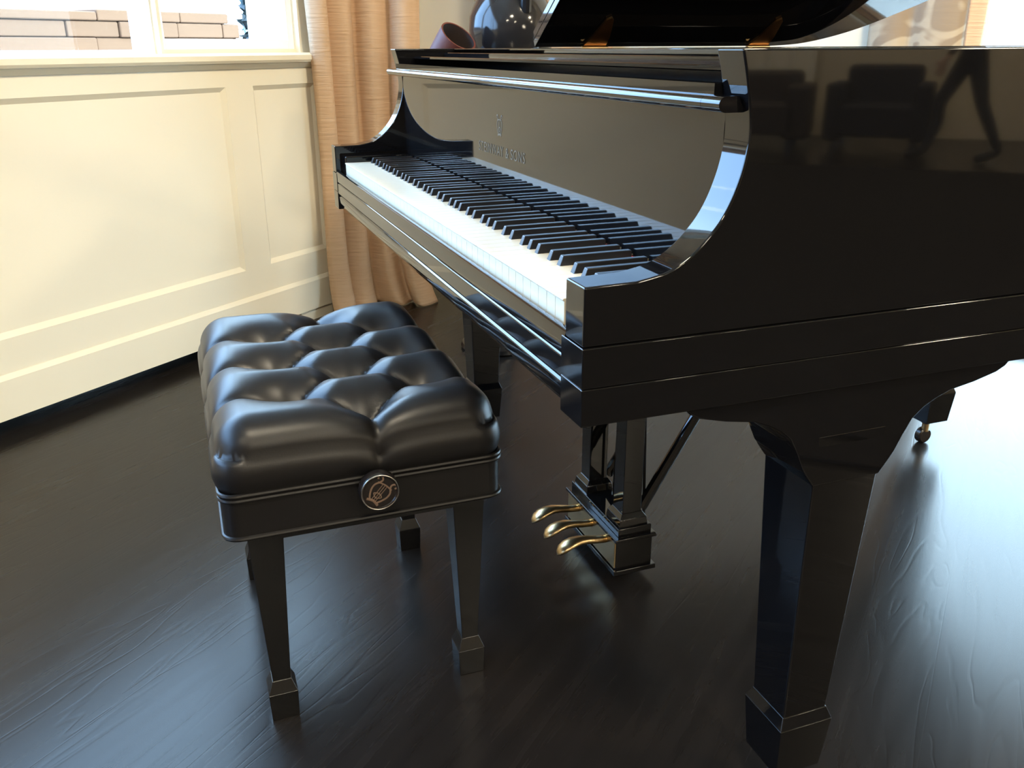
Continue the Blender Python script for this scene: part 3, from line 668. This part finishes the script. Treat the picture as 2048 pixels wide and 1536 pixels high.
for i in range(NX + 1):
    row = []
    for j in range(NY + 1):
        x = hl * prog(i, NX); y = hw * prog(j, NY)
        # round the corners in plan
        rc = 0.035; qx, qy = abs(x) - (hl - rc), abs(y) - (hw - rc)
        if qx > 0 and qy > 0:
            m_ = max(qx, qy); h_ = math.hypot(qx, qy)
            x = math.copysign(hl - rc + qx * m_ / h_, x); y = math.copysign(hw - rc + qy * m_ / h_, y)
        row.append(bm.verts.new((x, y, cush_h(x, y))))
    grid.append(row)
for i in range(NX):
    for j in range(NY): bm.faces.new((grid[i][j], grid[i + 1][j], grid[i + 1][j + 1], grid[i][j + 1]))
per = [grid[i][0] for i in range(NX)] + [grid[NX][j] for j in range(NY)] + [grid[NX - i][NY] for i in range(NX)] + [grid[0][NY - j] for j in range(NY)]
prev = per
for k in range(1, 9):
    f = k / 8; ring = []
    for v in per:
        z = v.co.z + (Z1 + 0.002 - v.co.z) * f
        bul = 0.007 * math.sin(PI * f) ** 0.8
        gd = min(dist_seg(v.co.x, v.co.y, a, b)[0] for a, b, w in segs if w < 0.55)
        bul -= 0.006 * math.exp(-(gd / 0.010)) * (1 - f) ** 0.7
        l_ = Vector((v.co.x / hl, v.co.y / hw))
        nx = max(0, abs(l_.x) - 0.86) / 0.14; ny = max(0, abs(l_.y) - 0.8) / 0.2; q = math.hypot(nx, ny) or 1
        ring.append(bm.verts.new((v.co.x + math.copysign(nx / q, v.co.x) * bul, v.co.y + math.copysign(ny / q, v.co.y) * bul, z)))
    m_ = len(per)
    for i in range(m_): bm.faces.new((prev[i], ring[i], ring[(i + 1) % m_], prev[(i + 1) % m_]))
    prev = ring
bm.faces.new(prev)
CU = obj('cushion', bm, LEATHER, BN, smooth=75)
b0 = None
for x, y in btn:
    z = cush_h(x, y)
    if b0 is None:
        bm = bmesh.new(); lathe(bm, [(0, -0.006), (0.010, -0.006), (0.011, -0.001), (0.009, 0.002), (0.005, 0.004), (0, 0.0045)], 20); b0 = obj('button', bm, LEATHER, CU, (x, y, z))
    else:
        o = b0.copy(); COL.objects.link(o); o.location = (x, y, z)
obj('frame_rail', B((-0.245, 0.245, -0.165, -0.145, 0.325, Z0 + 0.004), (-0.245, 0.245, 0.145, 0.165, 0.325, Z0 + 0.004), (-0.245, -0.225, -0.145, 0.145, 0.325, Z0 + 0.004), (0.225, 0.245, -0.145, 0.145, 0.325, Z0 + 0.004)), SATIN, BN, smooth=0)
for cx, cy in ((0.208, -0.143), (0.208, 0.160), (-0.208, -0.143), (-0.208, 0.160)):
    bm = bmesh.new(); frustum(bm, cx, cy, 0.066, Z0 + 0.002, 0.0135, 0.0135, 0.0265, 0.0265)
    lg = obj('leg', bm, SATIN, BN, smooth=0, bevel=0.0012)
    bm = bmesh.new(); frustum(bm, cx, cy, 0.0, 0.048, 0.0205, 0.0205, 0.0220, 0.0220); frustum(bm, cx, cy, 0.048, 0.068, 0.0220, 0.0220, 0.0145, 0.0145); obj('foot', bm, SATIN, lg, smooth=0, bevel=0.001)
for s in (1, -1):
    base = Matrix.Translation((s * (hl - 0.001), 0.009, 0.409)) @ Matrix.Rotation(s * PI / 2, 4, 'Y')
    bm = bmesh.new(); lathe(bm, [(0, 0), (0.013, 0), (0.013, 0.012), (0.0255, 0.014), (0.0275, 0.018), (0.0275, 0.031), (0.0255, 0.034), (0.0235, 0.0335), (0.0225, 0.032), (0, 0.032)], 40, base)
    kn = obj('knob', bm, KNOBBLK, BN)
    bm = bmesh.new(); tube(bm, [base @ Vector((0.0255 * math.cos(2 * PI * i / 40), 0.0255 * math.sin(2 * PI * i / 40), 0.0335)) for i in range(40)], 0.0011, 8, closed=True); obj('rim', bm, METAL, kn)
    mt = base @ Matrix.Translation((0, 0, 0.0322)) @ Matrix.Rotation(math.radians(90 - 42), 4, 'Z')
    obj('emblem', lyre_bm(0.040, mt, 0.5), EMBLEM, kn, smooth=60)['label'] = 'raised copper lyre emblem'

# ------------------------------------------------------------------ furniture across the room, seen only mirrored in the lacquer
so = thing('sofa', 'dark brown sofa against the far right wall', 'sofa', (9.7, -1.78, 0))
obj('seat', B((-0.45, 0.38, -1.0, 1.0, 0.14, 0.44)), SOFA, so, bevel=0.04, seg=3)
obj('backrest', B((0.20, 0.50, -1.0, 1.0, 0.30, 0.74)), SOFA, so, bevel=0.06, seg=3)
for s in (-1, 1): obj('armrest', B((-0.45, 0.45, s * 1.0 - 0.13, s * 1.0 + 0.13, 0.10, 0.62)), SOFA, so, bevel=0.05, seg=3)
for sx in (-0.38, 0.38):
    for sy in (-0.95, 0.95): obj('leg', B((sx - 0.03, sx + 0.03, sy - 0.03, sy + 0.03, 0.0, 0.15)), SATIN, so, smooth=0)
ac = thing('armchair', 'dark navy armchair standing beside the brown sofa', 'armchair', (9.65, -0.02, 0), 0.1)
obj('seat', B((-0.38, 0.34, -0.36, 0.36, 0.14, 0.44)), NAVY, ac, bevel=0.04, seg=3)
obj('backrest', B((0.18, 0.42, -0.36, 0.36, 0.30, 0.80)), NAVY, ac, bevel=0.06, seg=3)
for s in (-1, 1): obj('armrest', B((-0.38, 0.40, s * 0.40 - 0.08, s * 0.40 + 0.08, 0.10, 0.64)), NAVY, ac, bevel=0.04, seg=3)
for sx in (-0.3, 0.32):
    for sy in (-0.36, 0.36): obj('leg', B((sx - 0.025, sx + 0.025, sy - 0.025, sy + 0.025, 0.0, 0.15)), SATIN, ac, smooth=0)

rg = obj('area_rug', B((1.9, 8.0, -4.6, 1.5, 0.0, 0.012)), noise_mat('dark_rug', (0.010, 0.010, 0.012), (0.03, 0.026, 0.024), (14, 14, 14), rough=0.95, bump=0.3, spec=0.03), smooth=0, bevel=0.004)
tag(rg, 'large dark patterned rug on the floor across the room', 'rug')

c4 = thing('curtain', 'pale curtain on the far right wall behind the brown sofa', 'curtain', (0, 0, 0))
curtain('panel', [(10.88, -1.7), (10.88, -1.2), (10.88, -0.72)], 0.004, 2.45, 0.03, 4, noise_mat('pale_linen', (0.86, 0.80, 0.66), (0.9, 0.84, 0.7), (20, 20, 20), rough=0.9), c4, 12)
bm = bmesh.new(); tube(bm, [(10.88, -1.8, 2.47), (10.88, -0.62, 2.47)], 0.014, 10); obj('rod', bm, BRASS, c4)

# a person walking past in front of the far wall (mirrored in the lacquer)
def person(loc, rz):
    t = thing('person', 'person in dark trousers and dark top walking along the far wall', 'person', loc, rz)
    J = {'pelvis': (0, 0, 0.95, .125, .10), 'waist': (0, 0.005, 1.09, .115, .085), 'chest': (0, 0.01, 1.29, .135, .095), 'neck0': (0, 0.0, 1.45, .065, .06), 'neck': (0, 0.015, 1.52, .052, .052),
         'jaw': (0, 0.035, 1.575, .062, .072), 'head': (0, 0.025, 1.65, .074, .092), 'crown': (0, 0.01, 1.715, .055, .07)}
    E_ = [('pelvis', 'waist'), ('waist', 'chest'), ('chest', 'neck0'), ('neck0', 'neck'), ('neck', 'jaw'), ('jaw', 'head'), ('head', 'crown')]
    for sx, n, st in ((-1, 'l', 0.20), (1, 'r', -0.20)):
        J.update({n + 'hip': (sx * .09, 0.0, .90, .095, .095), n + 'knee': (sx * .095, st * .75 + .05, .50, .062, .062), n + 'calf': (sx * .095, st * .95, .32, .055, .055), n + 'ank': (sx * .095, st * 1.35 - (.03 if st < 0 else 0), .095, .038, .038),
                  n + 'ball': (sx * .10, st * 1.35 + .10, .045, .042, .034), n + 'toe': (sx * .10, st * 1.35 + .17, .035, .034, .026),
                  n + 'sh': (sx * .175, 0.0, 1.40, .055, .055), n + 'elb': (sx * .225, -st * .5 - .02, 1.13, .040, .040), n + 'wr': (sx * .225, -st * .9 + .07, .90, .026, .026), n + 'palm': (sx * .222, -st * 1.0 + .10, .83, .020, .036)})
        E_ += [('pelvis', n + 'hip'), (n + 'hip', n + 'knee'), (n + 'knee', n + 'calf'), (n + 'calf', n + 'ank'), (n + 'ank', n + 'ball'), (n + 'ball', n + 'toe'), ('chest', n + 'sh'), (n + 'sh', n + 'elb'), (n + 'elb', n + 'wr'), (n + 'wr', n + 'palm')]
        px, py, pz = J[n + 'palm'][:3]
        for f, (dy, ln) in enumerate(((-.028, .060), (-.010, .072), (.009, .068), (.027, .055))):
            J.update({n + 'f%da' % f: (px, py + dy, pz - .035, .0095, .0095), n + 'f%db' % f: (px - sx * .006, py + dy * 1.1 + .006, pz - .035 - ln * .55, .0085, .0085), n + 'f%dc' % f: (px - sx * .018, py + dy * 1.1 + .010, pz - .035 - ln, .007, .007)})
            E_ += [(n + 'palm', n + 'f%da' % f), (n + 'f%da' % f, n + 'f%db' % f), (n + 'f%db' % f, n + 'f%dc' % f)]
        J.update({n + 'tha': (px - sx * .012, py + .036, pz + .012, .011, .011), n + 'thb': (px - sx * .022, py + .052, pz - .022, .009, .009)}); E_ += [(n + 'palm', n + 'tha'), (n + 'tha', n + 'thb')]
    K = list(J); me = bpy.data.meshes.new('body'); me.from_pydata([J[k][:3] for k in K], [(K.index(a), K.index(b)) for a, b in E_], [])
    o = link('body', me, None, t); sk = o.modifiers.new('skin', 'SKIN'); o.modifiers.new('sub', 'SUBSURF').levels = 2
    for i, k in enumerate(K):
        me.skin_vertices[0].data[i].radius = J[k][3:5]; me.skin_vertices[0].data[i].use_root = (k == 'pelvis')
    bpy.context.view_layer.update()
    m2 = bpy.data.meshes.new_from_object(o.evaluated_get(bpy.context.evaluated_depsgraph_get())); o.modifiers.clear(); o.data = m2
    m2.materials.clear()
    for m in (NAVY, SKIN, LEATHER): m2.materials.append(m)
    for p in m2.polygons:
        c = p.center; p.use_smooth = True
        p.material_index = 1 if (c.z > 1.485 or (abs(c.x) > .17 and c.z < .90)) else (2 if c.z < 0.10 else 0)
    bm = bmesh.new(); bmesh.ops.create_uvsphere(bm, u_segments=24, v_segments=14, radius=1.0)
    for v in list(bm.verts):
        if v.co.z < -0.35 or (v.co.y > 0.55 and v.co.z < 0.45): bm.verts.remove(v)
    bmesh.ops.transform(bm, matrix=Matrix.Translation((0, 0.008, 1.668)) @ Matrix.Diagonal((.088, .108, .105, 1)), verts=bm.verts[:])
    obj('hair', bm, HAIR, t, smooth=60, fix=False).modifiers.new('thickness', 'SOLIDIFY').thickness = 0.008
    bm = bmesh.new(); tube(bm, [(0, .112, 1.665), (0, .128, 1.635), (0, .124, 1.628)], .011, 8, rad=[.006, .013, .010]); obj('nose', bm, SKIN, t)
    for sx in (-1, 1):
        bm = bmesh.new(); bmesh.ops.create_uvsphere(bm, u_segments=12, v_segments=8, radius=.0105, matrix=Matrix.Translation((sx * .031, .102, 1.662))); obj('eye', bm, WHITE, t)
        bm = bmesh.new(); bmesh.ops.create_uvsphere(bm, u_segments=10, v_segments=8, radius=1, matrix=Matrix.Translation((sx * .078, .02, 1.648)) @ Matrix.Diagonal((.010, .018, .030, 1))); obj('ear', bm, SKIN, t)
    bm = bmesh.new(); tube(bm, [(-.022, .104, 1.597), (0, .110, 1.596), (.022, .104, 1.597)], .005, 6); obj('mouth', bm, TERRA, t)
person((8.75, 0.66, 0.0), PI * 0.95)
